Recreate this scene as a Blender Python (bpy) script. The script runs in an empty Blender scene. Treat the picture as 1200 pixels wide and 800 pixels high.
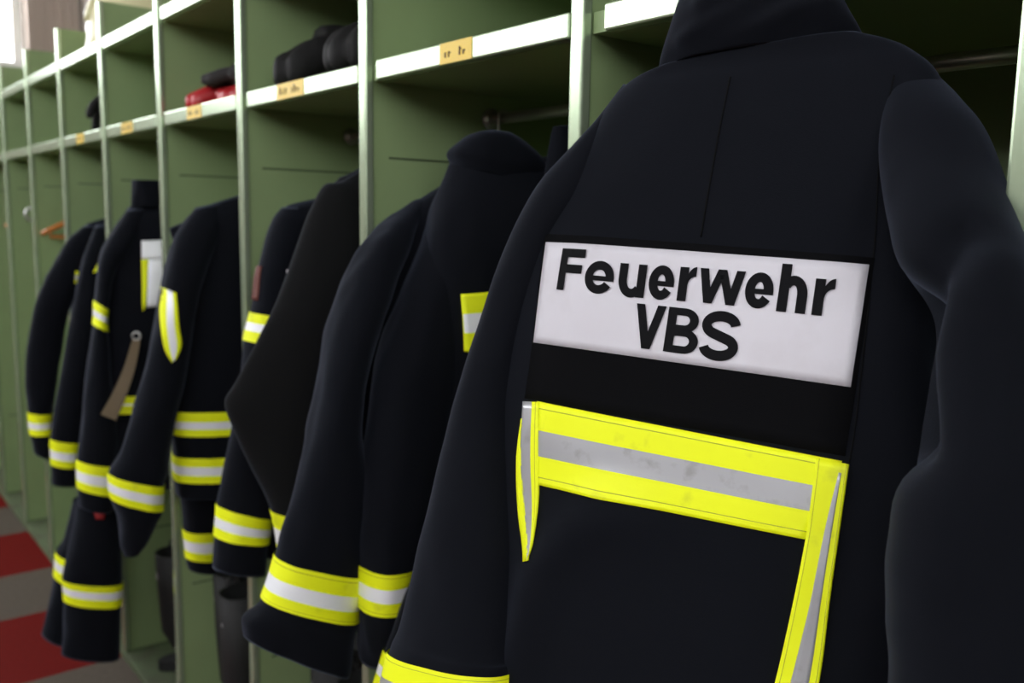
import bpy, bmesh, math, random
from mathutils import Vector as Vec, Matrix, noise
from mathutils.bvhtree import BVHTree
random.seed(7)
SC = bpy.context.scene
COL = SC.collection
# ---------------------------------------------------------------- measurements (metres)
# garments are given in a local frame (origin, right, up, towards the aisle viewer's side);
# every cross-section is [left_u, left_v, right_u, right_v, centre_w, half_thickness]
GARMENTS = {'feuerwehr': {'frame': [[-0.53357, -0.07624, 1.28937], [0.94841, 0.31549, -0.03141], [-0.02767, 0.18104, 0.98309], [0.31584, -0.9315, 0.18043]],
               'torso': [[-0.0911, 0.24, 0.1023, 0.2649, -0.04, 0.028], [-0.1235, 0.2282, 0.1436, 0.2508, -0.055, 0.042],
                         [-0.1478, 0.2006, 0.1733, 0.2176, -0.065, 0.058], [-0.1973, 0.1118, 0.1849, 0.1328, -0.07, 0.07],
                         [-0.2246, 0.0623, 0.1906, 0.0608, -0.07, 0.072], [-0.2331, -0.0503, 0.2029, -0.036, -0.07, 0.072],
                         [-0.2329, -0.1204, 0.2127, -0.113, -0.07, 0.072], [-0.2257, -0.2046, 0.2173, -0.1753, -0.07, 0.072],
                         [-0.2043, -0.2913, 0.2199, -0.2489, -0.07, 0.074], [-0.1925, -0.3884, 0.2179, -0.3387, -0.07, 0.074],
                         [-0.1814, -0.508, 0.2111, -0.4455, -0.07, 0.074]],
               'tb': [],
               'fabric': 'navy',
               'exp': 4.0,
               'wr': 0.0042,
               'sleeves': [{'s': [[-0.135, 0.2322, -0.119, 0.2245, -0.055, 0.018], [-0.1551, 0.189, -0.1254, 0.1851, -0.05, 0.03],
                                  [-0.2027, 0.1211, -0.1432, 0.1064, -0.04, 0.04], [-0.2325, 0.0633, -0.1729, 0.0483, -0.04, 0.042],
                                  [-0.2588, -0.0364, -0.1958, -0.0463, -0.04, 0.042], [-0.2746, -0.1352, -0.198, -0.1388, -0.035, 0.042],
                                  [-0.2808, -0.2608, -0.1713, -0.2631, -0.02, 0.042], [-0.2862, -0.3667, -0.1497, -0.3614, -0.005, 0.042],
                                  [-0.288, -0.3982, -0.1423, -0.3804, 0.005, 0.042], [-0.2928, -0.4745, -0.1398, -0.4497, 0.01, 0.042],
                                  [-0.2991, -0.5397, -0.1425, -0.5066, 0.01, 0.042]],
                            'bands': [[8, 9]],
                            'sector': [],
                            'creases': []},
                           {'s': [[0.1251, 0.2416, 0.1612, 0.2385, -0.062, 0.022], [0.1276, 0.2, 0.2072, 0.1853, -0.044, 0.046],
                                  [0.1382, 0.139, 0.23, 0.135, -0.02, 0.052], [0.1669, 0.0601, 0.2575, 0.0688, 0.02, 0.058], [0.2017, 0.009, 0.2761, 0.0188, 0.045, 0.05],
                                  [0.2062, -0.0399, 0.2892, -0.0279, 0.05, 0.052], [0.2082, -0.1107, 0.3019, -0.0919, 0.06, 0.055],
                                  [0.2115, -0.1998, 0.3099, -0.1801, 0.06, 0.055], [0.2105, -0.2834, 0.3096, -0.2617, 0.06, 0.055],
                                  [0.2071, -0.3487, 0.3042, -0.3229, 0.06, 0.052], [0.2078, -0.3998, 0.2999, -0.3722, 0.06, 0.052]],
                            'bands': [[9, 10]],
                            'sector': [],
                            'creases': [{'pts': [[0.219, 0.0668], [0.2025, 0.0309], [0.1974, -0.0184], [0.2123, -0.0855]], 'wd': 0.016, 'h': -0.02},
                                        {'pts': [[0.2336, 0.0474], [0.2245, -0.0012], [0.2392, -0.0942], [0.2357, -0.1626]], 'wd': 0.03, 'h': 0.01},
                                        {'pts': [[0.2134, -0.1335], [0.2137, -0.2092]], 'wd': 0.03, 'h': 0.008}]}],
               'collar': [[-0.0936, 0.239, 0.1005, 0.2641, -0.042, 0.026], [-0.0858, 0.2587, 0.0951, 0.2771, -0.034, 0.038],
                          [-0.0754, 0.2913, 0.0794, 0.3002, -0.03, 0.044], [-0.0695, 0.3312, 0.0599, 0.3321, -0.03, 0.044],
                          [-0.0808, 0.3886, 0.0451, 0.3842, -0.03, 0.044]],
               'patches': [{'name': 'velcro_backing',
                            's': [[-0.1799, 0.0637, 0.1449, 0.061], [-0.1759, -0.0489, 0.1451, -0.0483], [-0.1765, -0.1076, 0.1442, -0.1079]],
                            'mat': 'black_pile',
                            'off': 0.0012},
                           {'name': 'lettering_panel',
                            's': [[-0.176, 0.055, 0.1417, 0.0546], [-0.1732, -0.0494, 0.1412, -0.05]],
                            'mat': 'panel',
                            'off': 0.003,
                            'n': (40, 14)},
                           {'name': 'back_tape', 's': [[-0.1579, -0.1082, 0.1427, -0.1125], [-0.1473, -0.1913, 0.122, -0.1834]], 'rows': 'J', 'off': 0.003, 'n': (40, 1)},
                           {'name': 'side_tape',
                            's': [[-0.1769, -0.1112, -0.1548, -0.1086], [-0.1689, -0.1718, -0.1461, -0.1675], [-0.1545, -0.2216, -0.1402, -0.2098],
                                  [-0.139, -0.266, -0.1372, -0.2525]],
                            'cols': 'L',
                            'off': 0.0036,
                            'n': (1, 24)},
                           {'name': 'side_tape',
                            's': [[-0.1761, -0.1288, -0.1741, -0.1285], [-0.175, -0.173, -0.1679, -0.1716], [-0.1634, -0.2236, -0.1535, -0.2214],
                                  [-0.1446, -0.2691, -0.1371, -0.2655]],
                            'mat': 'yellow',
                            'off': 0.0036,
                            'n': (3, 20)},
                           {'name': 'side_tape',
                            's': [[0.1224, -0.1134, 0.1485, -0.1143], [0.1231, -0.1809, 0.1484, -0.175], [0.12, -0.242, 0.1487, -0.2341],
                                  [0.1149, -0.3099, 0.1492, -0.2988], [0.1072, -0.3866, 0.1443, -0.3763]],
                            'cols': 'R',
                            'off': 0.004,
                            'n': (1, 40)},
                           {'name': 'side_tape_stripe',
                            's': [[0.1419, -0.1221, 0.144, -0.1224], [0.1374, -0.1717, 0.1429, -0.1705], [0.134, -0.2345, 0.1423, -0.233],
                                  [0.1274, -0.3059, 0.1418, -0.3012], [0.1198, -0.3819, 0.1361, -0.3787]],
                            'mat': 'silver',
                            'off': 0.0046,
                            'n': (4, 30)},
                           {'name': 'seam',
                            's': [[-0.007, 0.2232, -0.0053, 0.2232], [-0.0084, 0.1477, -0.0067, 0.1477], [-0.0093, 0.069, -0.0077, 0.069]],
                            'mat': 'seam',
                            'off': 0.0008,
                            'n': (1, 30)},
                           {'name': 'seam',
                            's': [[0.1376, 0.2202, 0.1389, 0.2201], [0.1361, 0.1487, 0.1374, 0.1487], [0.1428, 0.0616, 0.1442, 0.0617],
                                  [0.1481, -0.0754, 0.1494, -0.0752], [0.1466, -0.1262, 0.148, -0.126]],
                            'mat': 'seam',
                            'off': 0.0008,
                            'n': (1, 40)}],
               'creases': [{'pts': [[-0.0491, -0.1902], [-0.1025, -0.2356], [-0.1276, -0.2804], [-0.1341, -0.3383], [-0.1375, -0.3913]], 'wd': 0.022, 'h': 0.014},
                           {'pts': [[0.1715, 0.0422], [0.1732, -0.0215], [0.1985, -0.1158], [0.2045, -0.2117]], 'wd': 0.03, 'h': 0.008},
                           {'pts': [[0.1366, 0.1341], [0.1421, 0.0616], [0.1467, -0.0756]], 'wd': 0.006, 'h': -0.002}],
               'collar_creases': [{'pts': [[-0.0626, 0.2371], [0.0117, 0.2574], [0.073, 0.2855]], 'wd': 0.01, 'h': 0.006},
                                  {'pts': [[-0.055, 0.2566], [-0.015, 0.2728], [0.0263, 0.2934]], 'wd': 0.008, 'h': 0.005},
                                  {'pts': [[-0.0634, 0.2305], [0.0053, 0.2458], [0.0565, 0.27]], 'wd': 0.007, 'h': -0.005},
                                  {'pts': [[-0.0337, 0.2864], [0.0196, 0.3138]], 'wd': 0.01, 'h': 0.006}]},
 'arm_band': {'frame': [[-1.12, 0.1428, 1.48557], [0.24192, 0.9703, 0.0], [0.0, 0.0, 1.0], [0.9703, -0.24192, 0.0]],
              'torso': [[-0.0777, -0.0293, 0.0822, -0.0146, 0, 0.03], [-0.0967, -0.0709, 0.127, -0.0683, 0, 0.05], [-0.1143, -0.1226, 0.156, -0.1299, 0, 0.06],
                        [-0.1179, -0.2368, 0.1677, -0.2428, 0, 0.062], [-0.131, -0.4365, 0.1749, -0.4617, 0, 0.062], [-0.1445, -0.6424, 0.1654, -0.6878, 0, 0.064],
                        [-0.1585, -0.7753, 0.1529, -0.8339, 0, 0.066]],
              'tb': [],
              'fabric': 'navy',
              'exp': 3.0,
              'wr': 0.008,
              'sleeves': [{'s': [[-0.0796, -0.0569, -0.0413, -0.0477, -0.02, 0.02], [-0.1079, -0.1227, -0.0325, -0.1269, -0.018, 0.042],
                                 [-0.1548, -0.2299, -0.0527, -0.2493, -0.004, 0.052], [-0.1986, -0.3303, -0.0793, -0.3674, 0.012, 0.055],
                                 [-0.2225, -0.4626, -0.1045, -0.4983, 0.025, 0.055], [-0.2348, -0.5519, -0.124, -0.5891, 0.03, 0.053],
                                 [-0.2366, -0.6276, -0.1545, -0.633, 0.03, 0.064], [-0.2357, -0.694, -0.1613, -0.6956, 0.03, 0.062],
                                 [-0.2346, -0.7406, -0.1681, -0.7432, 0.03, 0.056], [-0.2335, -0.785, -0.1792, -0.786, 0.03, 0.04]],
                           'bands': [[6, 7]],
                           'sector': [],
                           'creases': []}],
              'collar': [[-0.0693, -0.0392, 0.1082, -0.0675, 0, 0.036], [-0.0821, -0.0183, 0.09, -0.0412, 0.004, 0.044], [-0.0698, -0.0012, 0.062, -0.0144, 0.004, 0.042],
                         [-0.046, 0.0143, 0.0306, 0.0068, 0, 0.036], [-0.0219, 0.0195, 0.0099, 0.0174, 0, 0.025]],
              'patches': [{'name': 'chest_tape',
                           's': [[-0.0841, -0.226, 0.0272, -0.2176], [-0.0791, -0.3122, 0.0292, -0.3092]],
                           'rows': 'B',
                           'off': 0.004,
                           'n': (14, 1),
                           'w': 0.06}],
              'creases': [],
              'collar_creases': []},
 'front_sleeve': {'frame': [[-1.205, 0.16597, 1.40853], [0.06976, 0.99756, 0.0], [0.0, 0.0, 1.0], [0.99756, -0.06976, 0.0]],
                  'torso': [[-0.0657, 0.0131, 0.0715, 0.0365, -0.005, 0.02], [-0.1323, -0.0278, 0.1479, -0.0178, -0.008, 0.032],
                            [-0.1728, -0.0734, 0.1493, -0.07, -0.008, 0.04], [-0.195, -0.1369, 0.1514, -0.1455, -0.008, 0.044],
                            [-0.2219, -0.2695, 0.1557, -0.2996, -0.008, 0.046], [-0.2277, -0.3921, 0.1612, -0.4429, -0.01, 0.046],
                            [-0.2065, -0.5359, 0.146, -0.6024, -0.01, 0.044], [-0.2071, -0.6513, 0.1297, -0.7308, -0.01, 0.044]],
                  'tb': [],
                  'fabric': 'navy',
                  'exp': 3.0,
                  'wr': 0.008,
                  'sleeves': [{'s': [[-0.0901, 0.0002, -0.0742, -0.0129, -0.012, 0.014], [-0.139, -0.0252, -0.1161, -0.0463, -0.004, 0.026],
                                     [-0.1924, -0.0599, -0.1529, -0.0966, 0.014, 0.04], [-0.2435, -0.1139, -0.1917, -0.1576, 0.035, 0.046],
                                     [-0.2786, -0.194, -0.2267, -0.2329, 0.045, 0.05], [-0.3113, -0.3171, -0.2466, -0.3437, 0.05, 0.05],
                                     [-0.3432, -0.4404, -0.2318, -0.4723, 0.05, 0.05], [-0.3717, -0.5279, -0.2481, -0.5754, 0.05, 0.05],
                                     [-0.3932, -0.5879, -0.2515, -0.6492, 0.05, 0.05], [-0.4035, -0.5996, -0.256, -0.6759, 0.05, 0.048],
                                     [-0.4237, -0.6114, -0.2605, -0.7068, 0.05, 0.045], [-0.4243, -0.6371, -0.2651, -0.7378, 0.05, 0.04]],
                               'bands': [[7, 8]],
                               'sector': [],
                               'creases': []}],
                  'collar': None,
                  'patches': [],
                  'creases': [],
                  'collar_creases': []},
 'folded_sleeve': {'frame': [[-1.43, 0.10342, 1.43161], [0.13917, 0.99027, 0.0], [0.0, 0.0, 1.0], [0.99027, -0.13917, 0.0]],
                   'torso': [[-0.0637, 0.0084, 0.0544, 0.0469, -0.01, 0.02], [-0.0907, -0.0326, 0.1447, -0.0217, -0.015, 0.035],
                             [-0.1002, -0.1758, 0.1829, -0.1814, -0.015, 0.045], [-0.1189, -0.4069, 0.1857, -0.4357, -0.015, 0.045],
                             [-0.1298, -0.6294, 0.1689, -0.6793, -0.015, 0.045], [-0.1395, -0.7424, 0.1507, -0.8016, -0.015, 0.045]],
                   'tb': [],
                   'fabric': 'charcoal',
                   'exp': 2.6,
                   'wr': 0.003,
                   'sleeves': [{'s': [[-0.0738, -0.0011, -0.0129, 0.0341, 0.0, 0.018], [-0.1149, -0.0219, -0.0084, -0.0534, 0.02, 0.028],
                                      [-0.1814, -0.1827, -0.0131, -0.236, 0.03, 0.035], [-0.225, -0.2666, -0.0268, -0.3754, 0.03, 0.03],
                                      [-0.2621, -0.3381, -0.0306, -0.4861, 0.03, 0.03], [-0.2798, -0.3729, -0.0374, -0.5254, 0.03, 0.03],
                                      [-0.2669, -0.4209, -0.0376, -0.5527, 0.03, 0.03], [-0.2385, -0.4941, -0.0377, -0.5851, 0.03, 0.034],
                                      [-0.2076, -0.5684, -0.0346, -0.6182, 0.03, 0.038], [-0.1942, -0.6545, -0.0383, -0.6964, 0.03, 0.036],
                                      [-0.1855, -0.6844, -0.0419, -0.7288, 0.03, 0.034]],
                                'bands': [[8, 9]],
                                'sector': [],
                                'creases': []}],
                   'collar': None,
                   'patches': [],
                   'creases': [],
                   'collar_creases': []},
 'badge': {'frame': [[-1.66, 0.10057, 1.39412], [0.08716, 0.99619, 0.0], [0.0, 0.0, 1.0], [0.99619, -0.08716, 0.0]],
           'torso': [[-0.053, -0.0013, 0.0925, 0.0334, 0, 0.02], [-0.0707, -0.0249, 0.1113, -0.0184, 0, 0.04], [-0.0868, -0.1518, 0.1302, -0.1569, 0, 0.045],
                     [-0.1079, -0.3549, 0.1294, -0.3759, 0, 0.045], [-0.1201, -0.6165, 0.1082, -0.6557, 0, 0.045], [-0.1255, -0.7053, 0.0877, -0.748, 0, 0.045]],
           'tb': [],
           'fabric': 'navy',
           'exp': 3.0,
           'wr': 0.006,
           'sleeves': [{'s': [[-0.0704, -0.0066, -0.0163, -0.0071, 0.005, 0.02], [-0.095, -0.0416, -0.0153, -0.0508, 0.01, 0.035],
                              [-0.1253, -0.1331, -0.0453, -0.1514, 0.02, 0.042], [-0.1402, -0.208, -0.0553, -0.2218, 0.025, 0.042],
                              [-0.1546, -0.2618, -0.0702, -0.2771, 0.025, 0.042], [-0.1714, -0.3528, -0.0857, -0.3692, 0.03, 0.042],
                              [-0.1977, -0.4924, -0.0987, -0.5148, 0.03, 0.042], [-0.2146, -0.578, -0.1163, -0.6156, 0.03, 0.042],
                              [-0.2211, -0.6384, -0.1242, -0.6655, 0.03, 0.042], [-0.2261, -0.7029, -0.1324, -0.7279, 0.03, 0.04]],
                        'bands': [[3, 4], [7, 8]],
                        'sector': [('sleeve_badge', 'badge', 0.9, 1.16, 1.85, 2.65)],
                        'creases': []}],
           'collar': None,
           'patches': [{'name': 'name_tag',
                        's': [[-0.0863, -0.1249, -0.0374, -0.1222], [-0.0833, -0.1519, -0.0378, -0.1529]],
                        'mat': 'panel',
                        'off': 0.003,
                        'on': 'all',
                        'n': (4, 3)}],
           'creases': [],
           'collar_creases': []},
 'elbow_tape': {'frame': [[-2.0, 0.0198, 1.3741], [0.17365, 0.98481, 0.0], [0.0, 0.0, 1.0], [0.98481, -0.17365, 0.0]],
                'torso': [[-0.018, 0.0147, 0.0762, 0.0476, 0, 0.025], [-0.0554, -0.0235, 0.1332, -0.0073, 0, 0.045], [-0.0808, -0.1516, 0.1504, -0.1557, 0, 0.052],
                          [-0.0976, -0.3425, 0.147, -0.3582, 0, 0.055], [-0.1043, -0.4375, 0.1291, -0.4496, 0, 0.055], [-0.1042, -0.4925, 0.1261, -0.5074, 0, 0.055],
                          [-0.1003, -0.5424, 0.1231, -0.5593, 0, 0.055], [-0.0985, -0.6005, 0.1179, -0.6196, 0, 0.055], [-0.096, -0.639, 0.1131, -0.659, 0, 0.055]],
                'tb': [[4, 5], [6, 7]],
                'fabric': 'navy',
                'exp': 3.0,
                'wr': 0.006,
                'sleeves': [{'s': [[-0.0379, 0.0124, 0.0284, 0.0271, 0.01, 0.02], [-0.0842, -0.0477, -0.0018, -0.066, 0.02, 0.045],
                                   [-0.1216, -0.167, -0.0443, -0.1877, 0.035, 0.052], [-0.155, -0.314, -0.0807, -0.3567, 0.04, 0.052],
                                   [-0.1869, -0.4234, -0.1064, -0.4689, 0.045, 0.05], [-0.2176, -0.5146, -0.1198, -0.5546, 0.045, 0.05],
                                   [-0.2411, -0.5553, -0.13, -0.5943, 0.045, 0.05], [-0.2399, -0.6105, -0.1355, -0.6522, 0.045, 0.05],
                                   [-0.2281, -0.6562, -0.1471, -0.678, 0.045, 0.045], [-0.2219, -0.717, -0.1662, -0.7203, 0.045, 0.035],
                                   [-0.216, -0.7453, -0.1811, -0.7414, 0.045, 0.03]],
                             'bands': [[6, 7]],
                             'sector': [],
                             'creases': []}],
                'collar': [[-0.0856, -0.0653, -0.0249, -0.0346, -0.01, 0.02], [-0.0936, -0.0353, -0.0389, -0.0121, -0.01, 0.022]],
                'patches': [{'name': 'elbow_tape',
                             's': [[-0.1203, -0.1593, -0.0966, -0.1689], [-0.1291, -0.2206, -0.0937, -0.2403], [-0.126, -0.2828, -0.0897, -0.2811],
                                   [-0.1117, -0.3187, -0.1028, -0.3118]],
                             'cols': 'E',
                             'off': 0.003,
                             'on': 'sleeve',
                             'n': (1, 20),
                             'w': 0.09}],
                'creases': [],
                'collar_creases': []},
 'white_panel': {'frame': [[-2.5, 0.02323, 1.39433], [0.17365, 0.98481, 0.0], [0.0, 0.0, 1.0], [0.98481, -0.17365, 0.0]],
                 'torso': [[-0.0423, -0.0055, 0.0649, 0.0106, 0, 0.03], [-0.065, -0.0551, 0.1186, -0.0389, 0, 0.05], [-0.0935, -0.1471, 0.1314, -0.1368, 0, 0.058],
                           [-0.1167, -0.3164, 0.1215, -0.3261, 0, 0.06], [-0.1366, -0.4992, 0.1047, -0.5133, 0, 0.06], [-0.1385, -0.5479, 0.1033, -0.5619, 0, 0.06],
                           [-0.1512, -0.7561, 0.0855, -0.7747, 0, 0.06]],
                 'tb': [[4, 5]],
                 'fabric': 'navy',
                 'exp': 3.0,
                 'wr': 0.006,
                 'sleeves': [{'s': [[-0.0436, -0.0122, 0.0027, -0.009, 0.01, 0.025], [-0.0861, -0.0728, -0.027, -0.1015, 0.02, 0.045],
                                    [-0.12, -0.1458, -0.0781, -0.1729, 0.025, 0.042], [-0.1367, -0.2496, -0.103, -0.2731, 0.03, 0.042],
                                    [-0.1413, -0.3121, -0.1074, -0.3316, 0.03, 0.042], [-0.1581, -0.424, -0.1038, -0.4504, 0.03, 0.046],
                                    [-0.181, -0.5818, -0.0934, -0.6137, 0.03, 0.05], [-0.1947, -0.6655, -0.1027, -0.6903, 0.03, 0.05],
                                    [-0.1979, -0.7394, -0.11, -0.7699, 0.03, 0.05], [-0.1941, -0.7937, -0.1181, -0.8164, 0.03, 0.046]],
                              'bands': [[3, 4], [7, 8]],
                              'sector': [],
                              'creases': []}],
                 'collar': [[-0.0404, -0.0099, 0.0603, 0.0014, 0, 0.045], [-0.0347, 0.0305, 0.057, 0.0355, 0, 0.05], [-0.0314, 0.064, 0.045, 0.0645, 0, 0.048]],
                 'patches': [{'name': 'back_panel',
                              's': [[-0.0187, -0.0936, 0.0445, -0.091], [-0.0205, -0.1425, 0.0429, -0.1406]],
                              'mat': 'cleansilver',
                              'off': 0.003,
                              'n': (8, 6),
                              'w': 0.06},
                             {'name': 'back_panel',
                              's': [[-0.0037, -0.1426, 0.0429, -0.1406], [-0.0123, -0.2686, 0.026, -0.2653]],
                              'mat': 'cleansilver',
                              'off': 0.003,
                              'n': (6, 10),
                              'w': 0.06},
                             {'name': 'side_tape',
                              's': [[-0.0205, -0.1425, -0.0037, -0.1426], [-0.0232, -0.2796, -0.0144, -0.2686]],
                              'mat': 'yellow',
                              'off': 0.003,
                              'n': (3, 10),
                              'w': 0.06}],
                 'creases': [],
                 'collar_creases': []},
 'near_pair': {'frame': [[-2.95, 0.05488, 1.33888], [0.17365, 0.98481, 0.0], [0.0, 0.0, 1.0], [0.98481, -0.17365, 0.0]],
               'torso': [[-0.0433, -0.0032, 0.0741, 0.0195, 0, 0.025], [-0.071, -0.0995, 0.0823, -0.1001, 0, 0.045], [-0.0988, -0.362, 0.0726, -0.3706, 0, 0.05],
                         [-0.1174, -0.6297, 0.0501, -0.646, 0, 0.05], [-0.1244, -0.7934, 0.0389, -0.814, 0, 0.05]],
               'tb': [],
               'fabric': 'navy',
               'exp': 3.0,
               'wr': 0.006,
               'sleeves': [{'s': [[-0.0441, -0.0056, 0.0037, -0.0077, 0.01, 0.02], [-0.0846, -0.1115, -0.0264, -0.138, 0.02, 0.04],
                                  [-0.1285, -0.3045, -0.0584, -0.3205, 0.03, 0.045], [-0.1703, -0.512, -0.0935, -0.5314, 0.03, 0.045],
                                  [-0.1952, -0.6504, -0.116, -0.6694, 0.03, 0.045], [-0.1988, -0.7302, -0.1241, -0.7473, 0.03, 0.045],
                                  [-0.2017, -0.7918, -0.1267, -0.807, 0.03, 0.042]],
                            'bands': [[4, 5]],
                            'sector': [],
                            'creases': []}],
               'collar': None,
               'patches': [{'name': 'shoulder_tape',
                            's': [[-0.0353, -0.0996, -0.0207, -0.0971], [-0.0611, -0.1466, -0.0248, -0.1392]],
                            'mat': 'yellow',
                            'off': 0.003,
                            'on': 'all',
                            'n': (3, 4)}],
               'creases': [],
               'collar_creases': []},
 'far_pair': {'frame': [[-3.11, 0.05922, 1.35588], [0.17365, 0.98481, 0.0], [0.0, 0.0, 1.0], [0.98481, -0.17365, 0.0]],
              'torso': [[-0.0332, -0.0196, 0.0639, 0.0148, 0, 0.025], [-0.0711, -0.0959, 0.0726, -0.0958, 0, 0.045], [-0.104, -0.3976, 0.0609, -0.4059, 0, 0.05],
                        [-0.1263, -0.6772, 0.0369, -0.6931, 0, 0.05], [-0.1351, -0.7619, 0.0336, -0.7808, 0, 0.05]],
              'tb': [],
              'fabric': 'navy',
              'exp': 3.0,
              'wr': 0.006,
              'sleeves': [{'s': [[-0.0415, -0.025, 0.0081, -0.0298, 0.01, 0.02], [-0.1036, -0.0899, -0.0289, -0.1225, 0.02, 0.04],
                                 [-0.1696, -0.2149, -0.0816, -0.2439, 0.03, 0.045], [-0.206, -0.3347, -0.1132, -0.3522, 0.03, 0.045],
                                 [-0.2267, -0.469, -0.136, -0.4803, 0.03, 0.045], [-0.2289, -0.6111, -0.1619, -0.6199, 0.03, 0.045],
                                 [-0.2252, -0.6834, -0.165, -0.6867, 0.03, 0.045], [-0.2162, -0.7456, -0.1665, -0.7738, 0.03, 0.042]],
                           'bands': [[5, 6]],
                           'sector': [],
                           'creases': []}],
              'collar': None,
              'patches': [{'name': 'arm_tape',
                           's': [[-0.0767, -0.1668, -0.0521, -0.1726], [-0.0808, -0.2051, -0.0587, -0.211]],
                           'rows': 'B',
                           'off': 0.003,
                           'on': 'all',
                           'n': (4, 1)}],
              'creases': [],
              'collar_creases': []},
 'striped_trousers': {'frame': [[-2.62, -0.08437, 0.63251], [0.17365, 0.98481, 0.0], [0.0, 0.0, 1.0], [0.98481, -0.17365, 0.0]],
                      'torso': [[-0.0035, 0.3402, 0.1236, 0.3327, 0, 0.03], [-0.0243, 0.1496, 0.1054, 0.137, 0, 0.045], [-0.0528, -0.0178, 0.0653, -0.0334, 0, 0.05],
                                [-0.0736, -0.101, 0.0442, -0.1185, 0, 0.05]],
                      'tb': [],
                      'fabric': 'navy',
                      'exp': 3.0,
                      'wr': 0.006,
                      'sleeves': [{'s': [[-0.0689, -0.041, 0.0427, -0.0565, 0.04, 0.05], [-0.0881, -0.132, 0.0381, -0.152, 0.05, 0.055],
                                         [-0.1066, -0.2123, 0.0342, -0.2421, 0.055, 0.055], [-0.1145, -0.2499, 0.0325, -0.287, 0.055, 0.055],
                                         [-0.1131, -0.3115, 0.0278, -0.3518, 0.055, 0.055], [-0.1234, -0.4007, 0.0221, -0.4423, 0.055, 0.055],
                                         [-0.1304, -0.4638, 0.0174, -0.5079, 0.055, 0.055]],
                                   'bands': [[3, 4]],
                                   'sector': [],
                                   'creases': []},
                                  {'s': [[-0.0702, -0.0609, 0.0168, -0.0856, -0.03, 0.045], [-0.0984, -0.172, -0.0163, -0.2056, -0.04, 0.05],
                                         [-0.1216, -0.2125, -0.0443, -0.246, -0.045, 0.05], [-0.1332, -0.2784, -0.0587, -0.3228, -0.045, 0.05],
                                         [-0.1549, -0.378, -0.0698, -0.429, -0.045, 0.05], [-0.173, -0.4429, -0.0838, -0.4961, -0.045, 0.05]],
                                   'bands': [[2, 3]],
                                   'sector': [],
                                   'creases': []}],
                      'collar': None,
                      'patches': [{'name': 'red_tab',
                                   's': [[-0.0328, -0.0604, -0.0011, -0.0625], [-0.0275, -0.0852, -0.0064, -0.0884]],
                                   'mat': 'red',
                                   'off': 0.003,
                                   'on': 'all',
                                   'n': (4, 3),
                                   'w': 0.09}],
                      'creases': [],
                      'collar_creases': []},
 'short_trousers': {'frame': [[-2.15, 0.02604, 0.72617], [0.17365, 0.98481, 0.0], [0.0, 0.0, 1.0], [0.98481, -0.17365, 0.0]],
                    'torso': [[-0.0118, 0.4854, 0.1453, 0.4826, 0, 0.025], [-0.0309, 0.2379, 0.14, 0.2253, 0, 0.04], [-0.0406, 0.0481, 0.1359, 0.0275, 0, 0.045],
                              [-0.0452, -0.0374, 0.134, -0.0618, 0, 0.045]],
                    'tb': [],
                    'fabric': 'navy',
                    'exp': 3.0,
                    'wr': 0.006,
                    'sleeves': [{'s': [[-0.0477, -0.002, 0.0529, -0.015, 0.01, 0.045], [-0.046, -0.0777, 0.0489, -0.0915, 0.01, 0.045],
                                       [-0.0433, -0.1193, 0.0397, -0.13, 0.01, 0.045], [-0.0414, -0.1896, 0.0357, -0.205, 0.01, 0.045],
                                       [-0.0363, -0.2213, 0.0348, -0.2385, 0.01, 0.043]],
                                 'bands': [[2, 3]],
                                 'sector': [],
                                 'creases': []},
                                {'s': [[0.0422, -0.019, 0.137, -0.0312, -0.01, 0.04], [0.0464, -0.0972, 0.1332, -0.1099, -0.01, 0.04],
                                       [0.0474, -0.1398, 0.1302, -0.1504, -0.01, 0.04], [0.0477, -0.2118, 0.1264, -0.2276, -0.01, 0.04],
                                       [0.049, -0.2437, 0.1235, -0.2616, -0.01, 0.04]],
                                 'bands': [[2, 3]],
                                 'sector': [],
                                 'creases': []}],
                    'collar': None,
                    'patches': [],
                    'creases': [],
                    'collar_creases': []},
 'shadow_trousers': {'frame': [[-1.02, 0.18764, 1.44543], [0.10453, 0.99452, 0.0], [0.0, 0.0, 1.0], [0.99452, -0.10453, 0.0]],
                     'torso': [[-0.0176, 0.0641, 0.046, 0.071, 0, 0.015], [-0.0229, 0.0302, 0.0555, 0.0346, 0, 0.022], [-0.0435, -0.1277, 0.07, -0.1284, 0, 0.03],
                               [-0.1428, -0.4557, 0.0661, -0.4859, 0, 0.035], [-0.1997, -0.5507, 0.0527, -0.5984, 0, 0.038]],
                     'tb': [],
                     'fabric': 'navy',
                     'exp': 3.0,
                     'wr': 0.006,
                     'sleeves': [{'s': [[-0.0864, -0.3452, 0.0043, -0.362, -0.002, 0.02], [-0.1604, -0.4531, -0.0343, -0.4878, 0.0, 0.033],
                                        [-0.2209, -0.5338, -0.0819, -0.5812, 0.008, 0.035], [-0.2668, -0.6108, -0.1, -0.6755, 0.01, 0.038],
                                        [-0.2975, -0.6865, -0.1215, -0.767, 0.01, 0.04], [-0.3134, -0.7336, -0.1359, -0.8258, 0.01, 0.04],
                                        [-0.3333, -0.8116, -0.1578, -0.8962, 0.01, 0.04]],
                                  'bands': [[4, 5]],
                                  'sector': [],
                                  'creases': []}],
                     'collar': None,
                     'patches': [],
                     'creases': [],
                     'collar_creases': []}}
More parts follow.
